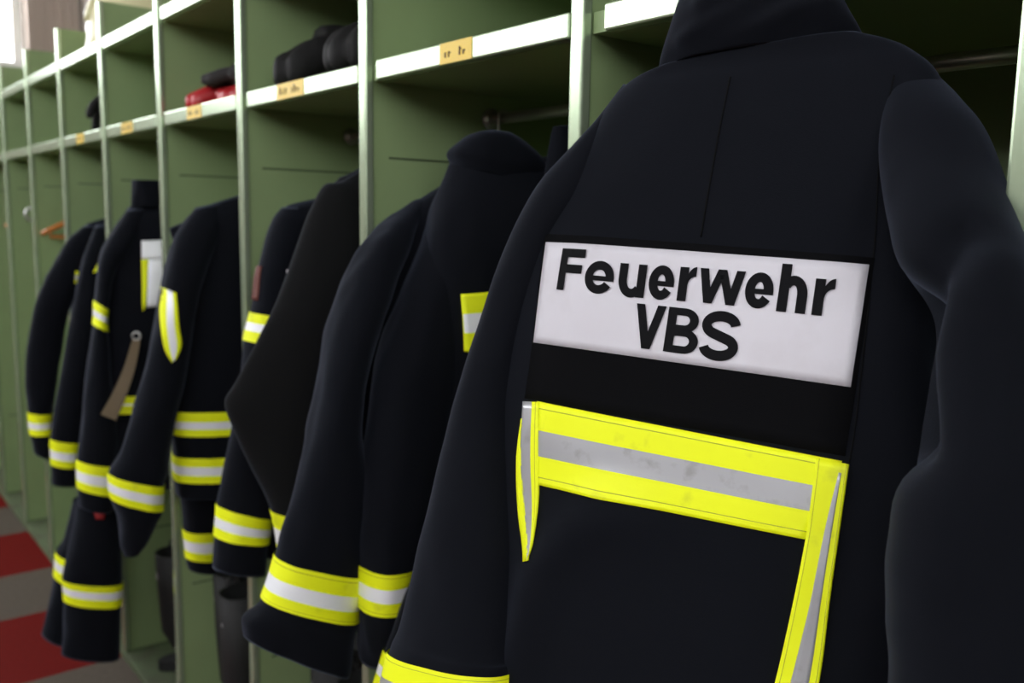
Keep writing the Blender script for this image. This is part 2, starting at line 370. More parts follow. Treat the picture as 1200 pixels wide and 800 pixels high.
POINTS = {'belt': [[-2.43, -0.0323, 1.0429], [-2.41, -0.0577, 0.9754], [-2.4, -0.0884, 0.9082], [-2.4, -0.1178, 0.8512]],
 'boot_a': [-2.6331, 0.0761, 0.03],
 'boot_b': [-2.2633, 0.1288, 0.03],
 'boot_c': [-1.709, 0.0966, 0.03],
 'hang_far': [-4.5, 0.0364, 1.3065],
 'hang_orange': [-3.55, -0.0226, 1.2847],
 'helmet': [-2.7911, -0.0076, 1.86],
 'helmet2': [-3.3527, 0.3, 2.0984],
 'ring_grey': [-4.0, 0.0318, 1.3647],
 'shelf_glove_far': [-3.1446, 0.0737, 1.615],
 'shelf_gloves_black': [-1.5401, 0.035, 1.615],
 'shelf_gloves_red': [-2.2138, 0.0857, 1.615]}

# ---------------------------------------------------------------- materials
def mat(name, base, rough=.6, metal=0., spec=.5, sheen=0., bump=None, vary=None, emit=None):
    m = bpy.data.materials.new(name); m.use_nodes = True
    nt = m.node_tree; b = nt.nodes['Principled BSDF']
    b.inputs['Base Color'].default_value = (*base, 1)
    b.inputs['Roughness'].default_value = rough
    b.inputs['Metallic'].default_value = metal
    b.inputs['Specular IOR Level'].default_value = spec
    if sheen:
        b.inputs['Sheen Weight'].default_value = sheen
        b.inputs['Sheen Roughness'].default_value = .45
        b.inputs['Sheen Tint'].default_value = (.62, .72, 1, 1)
    tc = nt.nodes.new('ShaderNodeTexCoord')
    if bump:
        n = nt.nodes.new('ShaderNodeTexNoise'); n.inputs['Scale'].default_value = bump[0]; n.inputs['Detail'].default_value = 4
        nt.links.new(tc.outputs['Object'], n.inputs['Vector'])
        bp = nt.nodes.new('ShaderNodeBump'); bp.inputs['Strength'].default_value = bump[1]; bp.inputs['Distance'].default_value = bump[2]
        nt.links.new(n.outputs['Fac'], bp.inputs['Height']); nt.links.new(bp.outputs['Normal'], b.inputs['Normal'])
    if vary:   # (scale, other colour, low, high): worn, soiled patches of another colour
        n = nt.nodes.new('ShaderNodeTexNoise'); n.inputs['Scale'].default_value = vary[0]; n.inputs['Detail'].default_value = 6
        nt.links.new(tc.outputs['Object'], n.inputs['Vector'])
        r = nt.nodes.new('ShaderNodeMapRange'); r.inputs['From Min'].default_value = vary[2]; r.inputs['From Max'].default_value = vary[3]
        nt.links.new(n.outputs['Fac'], r.inputs['Value'])
        mx = nt.nodes.new('ShaderNodeMix'); mx.data_type = 'RGBA'
        mx.inputs['A'].default_value = (*base, 1); mx.inputs['B'].default_value = (*vary[1], 1)
        nt.links.new(r.outputs['Result'], mx.inputs['Factor']); nt.links.new(mx.outputs['Result'], b.inputs['Base Color'])
    if emit:
        b.inputs['Emission Color'].default_value = (*emit[0], 1); b.inputs['Emission Strength'].default_value = emit[1]
    return m
M = dict(
    green=mat('green paint', (.255, .345, .160), .42, spec=.4, bump=(45, .03, .002), vary=(9, (.24, .325, .15), .35, .7)),
    worngreen=mat('dusty worn green paint', (.115, .150, .080), .7, spec=.2, vary=(14, (.10, .11, .07), .4, .7)),
    steel=mat('pale green aluminium trim', (.48, .58, .40), .25, metal=.66),
    rod=mat('grey steel rod', (.5, .5, .48), .35, metal=.8),
    dark=mat('dark joint', (.03, .045, .02), .8),
    navy=mat('dark navy fire cloth', (.0036, .0042, .0066), .9, spec=.10, sheen=.12, bump=(900, .25, .0006)),
    charcoal=mat('charcoal fire cloth', (.0078, .0078, .0080), .9, spec=.10, sheen=.07, bump=(900, .25, .0006)),
    black_pile=mat('black pile strip', (.0035, .0035, .0042), .95, spec=.08, bump=(1500, .4, .0008)),
    seam=mat('black seam', (.0035, .0035, .004), .9, spec=.1),
    yellow=mat('fluorescent yellow tape', (.90, .97, .008), .55, spec=.3, bump=(700, .15, .0005), vary=(26, (.62, .66, .03), .60, .82)),
    stitch=mat('dark yellow stitching', (.40, .42, .02), .7),
    silver=mat('silver reflective tape', (.50, .50, .52), .34, metal=.45, spec=.6, vary=(60, (.38, .37, .37), .55, .75)),
    cleansilver=mat('silver tape with shine in colour', (.92, .93, .96), .38, metal=.1, spec=.6),  # same silver tape, its reflected brightness put into a lighter base colour
    panel=mat('white reflective panel', (.60, .575, .62), .45, spec=.5, vary=(14, (.52, .49, .52), .5, .78), bump=(9, .12, .006)),
    print=mat('black print', (.004, .004, .005), .75, spec=.12),
    badge=mat('dark red badge', (.11, .022, .012), .7),
    red=mat('red cloth', (.30, .012, .015), .6),
    redglove=mat('red glove leather', (.42, .015, .02), .38, spec=.5, bump=(60, .2, .003)),
    blackglove=mat('black glove leather', (.010, .0095, .0095), .7, spec=.2, bump=(70, .3, .003)),
    greyglove=mat('dark grey knit cuff', (.03, .028, .028), .9, bump=(300, .4, .002)),
    leather=mat('brown belt leather', (.095, .06, .02), .6, bump=(160, .2, .001)),
    rubber=mat('black boot leather', (.0065, .0065, .0065), .7, spec=.5, bump=(80, .2, .002)),
    sole=mat('black rubber sole', (.012, .012, .012), .8),
    wood=mat('orange varnished wood', (.50, .17, .035), .3, spec=.5, bump=(60, .05, .001)),
    helmet=mat('pale luminous helmet shell', (.70, .66, .40), .2, spec=.5),
    visor=mat('silver visor', (.85, .86, .9), .2, metal=.6),
    brownleather=mat('brown chin leather', (.05, .022, .012), .6),
    sticker=mat('orange yellow name sticker', (.74, .50, .03), .45),
    ink=mat('brown sticker print', (.10, .05, .02), .7),
    wall=mat('cream wall plaster', (.36, .31, .27), .8, bump=(30, .1, .003)),
    curtain=mat('beige curtain', (.52, .43, .37), .9, bump=(300, .1, .001)),
    ceiling=mat('white ceiling', (.34, .33, .32), .9),
    frame=mat('white window frame', (.75, .74, .70), .5),
    glass=mat('daylight pane', (.9, .9, .9), .3, emit=((.93, .96, 1), 8.5)),
)
def stripes_floor():
    m = bpy.data.materials.new('floor tiles in red and grey bands'); m.use_nodes = True
    nt = m.node_tree; b = nt.nodes['Principled BSDF']; b.inputs['Roughness'].default_value = .7; b.inputs['Specular IOR Level'].default_value = .06
    N = nt.nodes.new; L = nt.links.new
    tc = N('ShaderNodeTexCoord'); sp = N('ShaderNodeSeparateXYZ'); L(tc.outputs['Object'], sp.inputs[0])
    def math_(op, a, bval):
        k = N('ShaderNodeMath'); k.operation = op
        for i, v in enumerate((a, bval)):
            if isinstance(v, (int, float)): k.inputs[i].default_value = v
            else: L(v, k.inputs[i])
        return k.outputs[0]
    x = math_('ADD', sp.outputs['X'], 4.215 + .91 * 20)
    fx = math_('FRACT', math_('DIVIDE', x, .91), 0)
    sx = math_('LESS_THAN', fx, .545)
    fy = math_('FRACT', math_('DIVIDE', math_('ADD', sp.outputs['Y'], 100.8), 1.6), 0)
    sy = math_('GREATER_THAN', fy, .0)
    f = math_('MULTIPLY', sx, sy)
    n = N('ShaderNodeTexNoise'); n.inputs['Scale'].default_value = 60; n.inputs['Detail'].default_value = 5; L(tc.outputs['Object'], n.inputs['Vector'])
    def col(a, c):
        mx = N('ShaderNodeMix'); mx.data_type = 'RGBA'; mx.inputs['A'].default_value = (*a, 1); mx.inputs['B'].default_value = (*c, 1); L(n.outputs['Fac'], mx.inputs['Factor']); return mx.outputs['Result']
    mx = N('ShaderNodeMix'); mx.data_type = 'RGBA'; L(f, mx.inputs['Factor'])
    L(col((.085, .070, .056), (.125, .103, .083)), mx.inputs['A']); L(col((.115, .005, .004), (.16, .008, .006)), mx.inputs['B'])
    L(mx.outputs['Result'], b.inputs['Base Color'])
    return m
M['floor'] = stripes_floor()
# ---------------------------------------------------------------- object helpers
def link(name, verts, faces, mats, parent=None, mi=None, smooth=False):
    me = bpy.data.meshes.new(name)
    off = Vec((0, 0, 0))
    p = parent
    while p is not None:
        off += p.location; p = p.parent
    me.from_pydata([tuple(Vec(v) - off) for v in verts], [], faces)
    for m in (mats if isinstance(mats, (list, tuple)) else [mats]): me.materials.append(m)
    if mi: me.polygons.foreach_set('material_index', mi)
    if smooth: me.polygons.foreach_set('use_smooth', [True] * len(me.polygons))
    bm = bmesh.new(); bm.from_mesh(me); bmesh.ops.recalc_face_normals(bm, faces=bm.faces); bm.to_mesh(me); bm.free()
    o = bpy.data.objects.new(name, me); COL.objects.link(o)
    if parent is not None: o.parent = parent
    return o
def thing(name, loc, label, cat, group=None):
    o = bpy.data.objects.new(name, None); o.location = loc; o.empty_display_size = .05; COL.objects.link(o)
    tag(o, label, cat, group); return o
def tag(o, label, cat, group=None):
    o['label'] = label; o['category'] = cat
    if group: o['group'] = group
    return o
class MB:
    def __init__(s): s.v = []; s.f = []; s.m = []
    def add(s, v, f, m=0):
        k = len(s.v); s.v += [tuple(q) for q in v]; s.f += [tuple(i + k for i in q) for q in f]; s.m += [m] * len(f)
    def box(s, a, b, m=0, bev=0.):
        (x0, y0, z0), (x1, y1, z1) = a, b
        if bev <= 0:
            s.add([(x0,y0,z0),(x1,y0,z0),(x1,y1,z0),(x0,y1,z0),(x0,y0,z1),(x1,y0,z1),(x1,y1,z1),(x0,y1,z1)],
                  [(0,3,2,1),(4,5,6,7),(0,1,5,4),(1,2,6,5),(2,3,7,6),(3,0,4,7)], m); return
        bm = bmesh.new(); bmesh.ops.create_cube(bm, size=1)
        for v in bm.verts: v.co = Vec(((x0+x1)/2 + v.co.x*(x1-x0), (y0+y1)/2 + v.co.y*(y1-y0), (z0+z1)/2 + v.co.z*(z1-z0)))
        bmesh.ops.bevel(bm, geom=bm.edges[:], offset=bev, segments=2, affect='EDGES', profile=.5)
        bm.verts.index_update(); s.add([v.co[:] for v in bm.verts], [[v.index for v in f.verts] for f in bm.faces], m); bm.free()
    def tube(s, pts, r, n=12, m=0, closed=False, cap=True, sy=1., ref=Vec((0, 0, 1))):
        pts = [Vec(p) for p in pts]; K = len(pts); rs = r if isinstance(r, (list, tuple)) else [r] * K
        V = []; prev = None
        for i, p in enumerate(pts):
            a = pts[(i - 1) % K] if (closed or i > 0) else p; b = pts[(i + 1) % K] if (closed or i < K - 1) else p
            t = (b - a).normalized()
            if prev is None:
                q = ref if abs(t.dot(ref)) < .95 else Vec((1, 0, 0)); x = (q - t * q.dot(t)).normalized()
            else: x = (prev - t * prev.dot(t)).normalized()
            prev = x; y = t.cross(x)
            V += [p + (x * math.cos(2*math.pi*j/n) + y * sy * math.sin(2*math.pi*j/n)) * rs[i] for j in range(n)]
        F = []
        for i in range(K if closed else K - 1):
            for j in range(n):
                a, b = i * n + j, i * n + (j + 1) % n; c = ((i + 1) % K) * n
                F.append((a, b, c + (j + 1) % n, c + j))
        if cap and not closed: F += [tuple(range(n))[::-1], tuple((K - 1) * n + j for j in range(n))]
        s.add(V, F, m)
    def build(s, name, mats, parent=None, smooth=False): return link(name, s.v, s.f, mats, parent, s.m, smooth)
def arc(c, r, a0, a1, n, ax=Vec((1,0,0)), ay=Vec((0,0,1))):
    return [Vec(c) + ax * r * math.cos(math.radians(a0 + (a1-a0)*i/n)) + ay * r * math.sin(math.radians(a0 + (a1-a0)*i/n)) for i in range(n + 1)]
def catmull(P, t):
    n = len(P) - 1; i = min(int(t), n - 1); f = t - i
    p1, p2 = P[i], P[i + 1]; p0 = P[i - 1] if i > 0 else p1 * 2 - p2; p3 = P[i + 2] if i + 2 <= n else p2 * 2 - p1
    return p1 * 1 + ((p2 - p0) * f + (p0 * 2 - p1 * 5 + p2 * 4 - p3) * f * f + (p1 * 3 - p0 - p2 * 3 + p3) * f ** 3) * .5
# ---------------------------------------------------------------- cloth tubes
class Cloth:
    """a sleeve, body, collar or leg: cross-sections joined smoothly, with soft folds"""
    def __init__(s, frame, secs, exp, wr, seed, creases=()):
        s.O, s.e1, s.e2, s.e3 = [Vec(v) for v in frame]
        s.C = []; s.H = []; s.W = []
        for (a, b, c, d, w, rw) in secs:
            L = s.O + s.e1 * a + s.e2 * b; R = s.O + s.e1 * c + s.e2 * d
            s.C.append((L + R) / 2 + s.e3 * w); s.H.append((R - L) / 2); s.W.append(Vec((rw, 0, 0)))
        s.exp = exp; s.wr = wr; s.seed = seed; s.n = len(secs) - 1; s.creases = creases
    def pt(s, th, t, off=0.):
        c = catmull(s.C, t); h = catmull(s.H, t); rw = max(catmull(s.W, t).x, .004)
        ct, st = math.cos(th), math.sin(th); k = 2 / s.exp
        x = math.copysign(abs(ct) ** k, ct); y = math.copysign(abs(st) ** k, st)
        p = c + h * x + s.e3 * (rw * y)
        hl = max(h.length, .004); hh = h / hl
        nx = math.copysign(abs(ct) ** (2 - k), ct) / hl; ny = math.copysign(abs(st) ** (2 - k), st) / rw
        nrm = hh * nx + s.e3 * ny; nrm.normalize()
        q = Vec((p.dot(s.e1), p.dot(s.e2) * .55, p.dot(s.e3)))
        o = Vec((s.seed * 7.3, s.seed * 3.1, s.seed))
        d = noise.noise(q * 9 + o) + .55 * (1 - 2 * abs(noise.noise(q * 15 + o * 2))) * .6 + .25 * noise.noise(q * 38 + o)
        d *= s.wr
        if s.creases and ny > 0:
            l = p - s.O; u, v = l.dot(s.e1), l.dot(s.e2)
            for cr in s.creases:
                P = cr['pts']; best = 9.
                for a, b in zip(P, P[1:]):
                    A = Vec((a[0], a[1])); B = Vec((b[0], b[1])); U = Vec((u, v)); f = max(0, min(1, (U - A).dot(B - A) / (B - A).length_squared))
                    best = min(best, (A + (B - A) * f - U).length)
                d += cr['h'] * math.exp(-(best / cr['wd']) ** 2)
        return p + nrm * (d + off)
    def mesh(s, N=56, per=7, cap_bottom=True, cap_top=True):
        K = s.n * per; V = []; F = []
        for i in range(K + 1):
            V += [s.pt(2 * math.pi * j / N, i / per) for j in range(N)]
        for i in range(K):
            for j in range(N): F.append((i*N+j, i*N+(j+1) % N, (i+1)*N+(j+1) % N, (i+1)*N+j))
        def inset(row, d):   # an open hem: the cloth turns inwards to a recessed lining
            ring = V[row*N:(row+1)*N]; c = sum((Vec(r) for r in ring), Vec()) / N; k = len(V)
            V.extend([c + (Vec(r) - c) * .86 + d for r in ring]); k2 = len(V); V.append(c + d)
            for j in range(N): F.append((row*N+j, row*N+(j+1) % N, k+(j+1) % N, k+j)); F.append((k+j, k+(j+1) % N, k2))
        if cap_bottom: inset(K, (s.C[-2] - s.C[-1]).normalized() * .02)
        if cap_top: inset(0, (s.C[1] - s.C[0]).normalized() * .008)
        return V, F
    def band(s, t0, t1, rows, off, N=56):
        """a ring of tape: rows = [(fraction, material index), ...]"""
        V = []; F = []; mi = []
        fr = []
        for a, b, m in rows:
            k = max(1, round((b - a) * 9)); fr += [(a + (b - a) * i / k, m) for i in range(k)]
        fr.append((rows[-1][1], rows[-1][2]))
        for f, m in fr: V += [s.pt(2*math.pi*j/N, t0 + (t1-t0) * f, off) for j in range(N)]
        for i in range(len(fr) - 1):
            for j in range(N): F.append((i*N+j, i*N+(j+1) % N, (i+1)*N+(j+1) % N, (i+1)*N+j)); mi.append(fr[i][1])
        return V, F, mi
TAPE_BASE = [M['yellow'], M['silver'], M['stitch']]; TAPE_LIT = [M['yellow'], M['cleansilver'], M['stitch']]  # second set has the bright shine put into its silver colour
ROWS = dict(
    B=[(0, .34, 0), (.34, .67, 1), (.67, 1, 0)],
    J=[(0, .075, 0), (.075, .087, 2), (.087, .345, 0), (.345, .655, 1), (.655, .90, 0), (.90, .912, 2), (.912, 1, 0)],
    E=[(0, .3, 0), (.3, .72, 1), (.72, 1, 0)],
    L=[(0, .58, 1), (.58, .80, 0), (.80, .83, 2), (.83, 1, 0)],
    R=[(0, .10, 0), (.10, .12, 2), (.12, .93, 0), (.93, .95, 2), (.95, 1, 0)])
def fine(fr, per):
    out = []
    for a, b, m in fr:
        k = max(1, round((b - a) * per)); out += [(a + (b - a) * i / k, a + (b - a) * (i + 1) / k, m) for i in range(k)]
    return out
class Caster:
    def __init__(s, frame, meshes):
        s.O, s.e1, s.e2, s.e3 = [Vec(v) for v in frame]
        V = []; F = []
        for v, f in meshes:
            k = len(V); V += [Vec(q) for q in v]; F += [tuple(i + k for i in q) for q in f]
        s.t = BVHTree.FromPolygons(V, F)
    def on(s, u, v, off, last=0.):
        p = s.O + s.e1 * u + s.e2 * v; r = s.t.ray_cast(p + s.e3 * .6, -s.e3)
        w = last if r[0] is None else (r[0] - p).dot(s.e3)
        return p + s.e3 * (w + off), w
def patch(caster, spec, parent, TAPE):
    S = spec['s']; off = spec.get('off', .003); nu, nv = spec.get('n', (12, 10))
    rows = ROWS.get(spec.get('rows')); cols = ROWS.get(spec.get('cols'))
    rw = fine(rows, 18) if rows else [(i / nv, (i + 1) / nv, 0) for i in range(nv)]
    cw = fine(cols, 12) if cols else [(i / nu, (i + 1) / nu, 0) for i in range(nu)]
    Lp = [Vec((r[0], r[1])) for r in S]; Rp = [Vec((r[2], r[3])) for r in S]; T = len(S) - 1
    def row_at(f):
        if T == 1: return Lp[0].lerp(Lp[1], f), Rp[0].lerp(Rp[1], f)
        return catmull(Lp, f * T), catmull(Rp, f * T)
    fv = [r[0] for r in rw] + [1.]; fu = [c[0] for c in cw] + [1.]
    V = []; F = []; mi = []; last = 0.
    for a in fv:
        l, r = row_at(a)
        for b in fu:
            q = l.lerp(r, b); p, last = caster.on(q.x, q.y, off, last); V.append(p)
    W = len(fu)
    for i in range(len(fv) - 1):
        for j in range(W - 1):
            F.append((i*W+j, i*W+j+1, (i+1)*W+j+1, (i+1)*W+j)); mi.append(rw[i][2] if rows else cw[j][2])
    mats = TAPE if (rows or cols) else [M[spec['mat']]]
    # give the patch a hem: its border turns back to the cloth
    e3 = caster.e3; k = len(V); border = [j for j in range(W)] + [i*W+W-1 for i in range(1, len(fv))] + [(len(fv)-1)*W+j for j in range(W-2, -1, -1)] + [i*W for i in range(len(fv)-2, 0, -1)]
    V += [V[b] - e3 * (off * .9) for b in border]; nb = len(border)
    for j in range(nb): F.append((border[j], border[(j+1) % nb], k+(j+1) % nb, k+j)); mi.append(0)
    return link(spec['name'], V, F, mats, parent, mi, True)
# ---------------------------------------------------------------- lettering (own glyph strokes, unit cap height)
def glyphs():
    """strokes per letter in a box of width 1 and cap height 1 (x-height .75); thickness given separately in x and y"""
    def ell(cx, cy, rx, ry, a0, a1, n=18): return [(cx + rx*math.cos(math.radians(a0+(a1-a0)*i/n)), cy + ry*math.sin(math.radians(a0+(a1-a0)*i/n))) for i in range(n+1)]
    g = {}
    g['F'] = lambda tx, ty: [[(0,0),(tx,0),(tx,1),(0,1)], [(tx,1-ty),(1,1-ty),(1,1),(tx,1)], [(tx,.42),(.93,.42),(.93,.42+ty),(tx,.42+ty)]]
    def e(tx, ty):
        X = .77; o = ell(.5, X/2, .5, X/2, -32, -360 + 0, 34); i = ell(.5, X/2, .5-tx, X/2-ty, -32, -360, 34)
        ps = [[o[k], o[k+1], i[k+1], i[k]] for k in range(34)]
        ps.append([(.04, X/2-.075), (1, X/2-.075), (1, X/2+.035), (.04, X/2+.035)])
        return ps
    g['e'] = e
    def u(tx, ty):
        o = ell(.5, .40, .5, .42, 180, 318, 16); i = ell(.5, .40, .5-tx, .42-ty, 180, 318, 16)
        ps = [[o[k], o[k+1], i[k+1], i[k]] for k in range(16)]
        return ps + [[(0,.39),(tx,.39),(tx,.75),(0,.75)], [(1-tx,0),(1,0),(1,.75),(1-tx,.75)]]
    g['u'] = u
    def r(tx, ty):
        o = ell(1.0, .40, 1-tx*.8, .37, 90, 178, 12); i = ell(1.0, .36, 1-tx*1.02, .37-ty*.85, 90, 178, 12)
        return [[(0,0),(tx,0),(tx,.75),(0,.75)]] + [[o[k], o[k+1], i[k+1], i[k]] for k in range(12)]
    g['r'] = r
    def w(tx, ty):
        d = tx * .92
        def bar(x0, y0, x1, y1): return [(x0-d/2,y0),(x0+d/2,y0),(x1+d/2,y1),(x1-d/2,y1)]
        return [bar(.25,0,d/2,.75), bar(.25,0,.5,.75), bar(.75,0,.5,.75), bar(.75,0,1-d/2,.75)]
    g['w'] = w
    def h(tx, ty):
        o = ell(.5, .36, .5, .41, 0, 140, 16); i = ell(.5, .36, .5-tx, .41-ty, 0, 140, 16)
        return [[(0,0),(tx,0),(tx,1),(0,1)], [(1-tx,0),(1,0),(1,.37),(1-tx,.37)]] + [[o[k], o[k+1], i[k+1], i[k]] for k in range(16)]
    g['h'] = h
    def v(tx, ty):
        d = tx * .98
        return [[(.5-d/2,0),(.5+d/2,0),(d,1),(0,1)], [(.5-d/2,0),(.5+d/2,0),(1,1),(1-d,1)]]
    g['V'] = v
    def b(tx, ty):
        ps = [[(0,0),(tx,0),(tx,1),(0,1)]]
        for (y0, y1, R) in ((.46, 1, .94), (0, .54, 1)):
            c = (y0+y1)/2; rr = (y1-y0)/2; x0 = R - .42
            ps += [[(tx,y1-ty*.8),(x0,y1-ty*.8),(x0,y1),(tx,y1)], [(tx,y0),(x0,y0),(x0,y0+ty*.8),(tx,y0+ty*.8)]]
            o = ell(x0, c, .42, rr, -90, 90, 16); i = ell(x0, c, .42-tx, rr-ty*.8, -90, 90, 16)
            ps += [[o[k], o[k+1], i[k+1], i[k]] for k in range(16)]
        return ps
    g['B'] = b
    def s(tx, ty):
        c = [(.90,.72)] ; pts = ell(.5, .735, .41, .195, 12, 270, 22)[:] + ell(.5, .27, .42, .19+.08, 90, -165, 22)
        pts = ell(.5, .722, .405, .205, 5, 235, 20) + ell(.5, .268, .415, .200, 52, -172, 22)
        # centre-line with even thickness
        ps = []; H = .112
        L = []; 
        for k, p in enumerate(pts):
            a = Vec(pts[max(0,k-1)]); bb = Vec(pts[min(len(pts)-1,k+1)]); d = (bb-a); d = Vec((d.x*.82, d.y)).normalized(); nn = Vec((-d.y/.82, d.x))*H
            L.append((Vec(p)+nn, Vec(p)-nn))
        for k in range(len(L)-1): ps.append([tuple(L[k][0]), tuple(L[k+1][0]), tuple(L[k+1][1]), tuple(L[k][1])])
        return ps
    g['S'] = s
    return g
GL = glyphs(); LS = .83 / .918   # size of the lettering
def lettering(caster, line, parent, H, stroke, off):
    V = []; F = []
    for ch, u0, u1, base in line:
        u0, u1, base = u0 * LS, u1 * LS, base * LS
        w = u1 - u0; polys = GL[ch](stroke / w, stroke * .98 / H)
        for q in polys:
            k = len(V); n = 6; ok = [Vec(p) for p in q]      # each stroke piece is cut finely so it follows the cloth
            la = max((ok[0]-ok[3]).length, (ok[1]-ok[2]).length); lb = max((ok[0]-ok[1]).length, (ok[3]-ok[2]).length)
            na = max(1, min(12, round(la / .12))); nb = max(1, min(12, round(lb / .12)))
            for i in range(na + 1):
                for j in range(nb + 1):
                    l = ok[0].lerp(ok[3], i/na); r = ok[1].lerp(ok[2], i/na); p = l.lerp(r, j/nb)
                    V.append(caster.on(u0 + p.x * w, base + p.y * H, off)[0])
            for i in range(na):
                for j in range(nb): a = k + i*(nb+1)+j; F.append((a, a+1, a+nb+2, a+nb+1))
    return link('lettering', V, F, M['print'], parent)
# ---------------------------------------------------------------- garments
def garment(key, label, cat, name, seed, part_names=('body', 'sleeve', 'collar'), tape_name='cuff_tape', rowset='B', group=None, N=60, per=8):
    g = GARMENTS[key]; fr = g['frame']; m = M[g['fabric']]
    TAPE = TAPE_BASE if key == 'feuerwehr' else TAPE_LIT
    root = thing(name, fr[0], label, cat, group)
    body = Cloth(fr, g['torso'], g['exp'], g['wr'], seed, g['creases']); bmesh_ = body.mesh(max(N, 72), per)
    link(part_names[0], *bmesh_, m, root, smooth=True)
    for a, b in g['tb']:
        V, F, mi = body.band(a, b, ROWS['B'], .0022, max(N, 72)); link('body_tape', V, F, TAPE, root, mi, True)
    slm = []
    for q, s in enumerate(g['sleeves']):
        c = Cloth(fr, s['s'], 2.3, g['wr'] * 1.1, seed + 3 + q * 2, s['creases']); me = c.mesh(N, per); slm.append(me)
        so = link(part_names[1], *me, m, root, smooth=True)
        for nm, mt, h0, h1, ta, tb in s['sector']:      # a badge sewn round part of the sleeve
            V = [c.pt(math.pi * (h0 + (h1 - h0) * i / 8), ta + (tb - ta) * j / 10, o_) for o_ in (.003, .0005) for j in range(11) for i in range(9)]
            F = [(j*9+i, j*9+i+1, j*9+i+10, j*9+i+9) for j in range(10) for i in range(8)]
            rim = [i for i in range(9)] + [j*9+8 for j in range(1, 11)] + [90+i for i in range(7, -1, -1)] + [j*9 for j in range(9, 0, -1)]
            F += [(rim[k], rim[(k+1) % len(rim)], 99 + rim[(k+1) % len(rim)], 99 + rim[k]) for k in range(len(rim))]
            link(nm, V, F, M[mt], so, smooth=True)
        for a, b in s['bands']:
            V, F, mi = c.band(a, b, ROWS[rowset], .0024, N); link(tape_name, V, F, TAPE, so, mi, True)
    if g['collar']:
        c = Cloth(fr, g['collar'], 2.6, g['wr'] * 1.6, seed + 11, g['collar_creases']); link(part_names[2], *c.mesh(N, per), m, root, smooth=True)
    ct = {'body': Caster(fr, [bmesh_]), 'sleeve': Caster(fr, slm) if slm else None, 'all': Caster(fr, [bmesh_] + slm)}
    for p in g['patches']:
        o = patch(ct[p.get('on', 'body')], p, root, TAPE)
        if p['name'] == 'lettering_panel':
            c = ct['body']
            lettering(c, [('F', -.1680, -.1360, .0075), ('e', -.1330, -.0980, .0070), ('u', -.0925, -.0612, .0075), ('e', -.0575, -.0295, .0075), ('r', -.0245, -.0065, .0085),
                          ('w', -.0030, .0440, .0090), ('e', .0455, .0735, .0085), ('h', .0785, .1060, .0080), ('r', .1118, .1305, .0080)], o, .0468*LS, .0097*LS, .0042).name = 'lettering'
            lettering(c, [('V', -.0675, -.0340, -.0452), ('B', -.0312, .0050, -.0452), ('S', .0080, .0452, -.0458)], o, .0466*LS, .0097*LS, .0042)
    return root
ROD_Y, ROD_Z = .25, 1.545
garment('feuerwehr', 'black fire jacket hung back-outwards, lettered Feuerwehr VBS on a white panel', 'jacket', 'fire_jacket', 1, rowset='J', N=72, per=10)
garment('arm_band', 'dark navy fire jacket with turned-up collar, directly left of the jacket lettered Feuerwehr', 'jacket', 'fire_jacket', 5, rowset='J')
garment('front_sleeve', 'navy fire jacket left of the turned-up collar, its wide cuff band crossing the locker post', 'jacket', 'fire_jacket', 12, rowset='J')
garment('folded_sleeve', 'charcoal fire jacket with a broad pointed bent sleeve, below the black gloves', 'jacket', 'fire_jacket', 23)
garment('badge', 'navy fire jacket with a red sleeve badge, mostly hidden behind the charcoal jacket', 'jacket', 'fire_jacket', 31)
garment('elbow_tape', 'navy fire jacket with upright elbow tape and two waist bands, below the red gloves', 'jacket', 'fire_jacket', 37)
garment('white_panel', 'fire jacket with high black collar and white and yellow back panel, above the striped trousers', 'jacket', 'fire_jacket', 45)
garment('near_pair', 'fire jacket with yellow shoulder tape, right one of the two jackets beside the orange hanger', 'jacket', 'fire_jacket', 52)
garment('far_pair', 'leftmost fire jacket, with rounded shoulder, next to the orange wooden hanger', 'jacket', 'fire_jacket', 60)
PN = ('seat', 'leg', 'waistband')
garment('striped_trousers', 'black fire trousers hanging above the red floor band, a striped band round each leg', 'trousers', 'fire_trousers', 71, PN, 'leg_tape')
garment('short_trousers', 'dark fire trousers with one leg band showing below the jacket with waist bands', 'trousers', 'fire_trousers', 77, PN, 'leg_tape')
garment('shadow_trousers', 'dark fire trousers in shadow behind the cuff of the jacket lettered Feuerwehr', 'trousers', 'fire_trousers', 83, PN, 'leg_tape')
# ---------------------------------------------------------------- lockers
XK = lambda k: -.306 - .5 * k
T = .022; DEPTH = .5; Z_LOW, Z_UP, Z_TOP = 1.597, 1.841, 1.964; LIP = .030
descr = {
    -1: 'green open locker bay at the right edge, beyond the jacket lettered Feuerwehr',
    0: 'green open locker bay that holds the jacket lettered Feuerwehr VBS',
    1: 'green open locker bay behind the jacket with turned-up collar, glare on its sticker',
    2: 'green open locker bay with black gloves on its shelf',
    3: 'green open locker bay with red gloves on its shelf',
    4: 'green open locker bay with the high-collared jacket and striped trousers',
    5: 'green open locker bay under the pale helmet',
    6: 'empty green locker bay with the orange wooden hanger',
    7: 'empty green locker bay with the grey ring, left of the orange hanger',
    8: 'second empty green locker bay left of the orange hanger bay',
    9: 'green locker bay at the left photo edge, third from the far wall',
    10: 'green locker bay last but one before the wall',
    11: 'last green locker bay of the row, beside the far wall'}
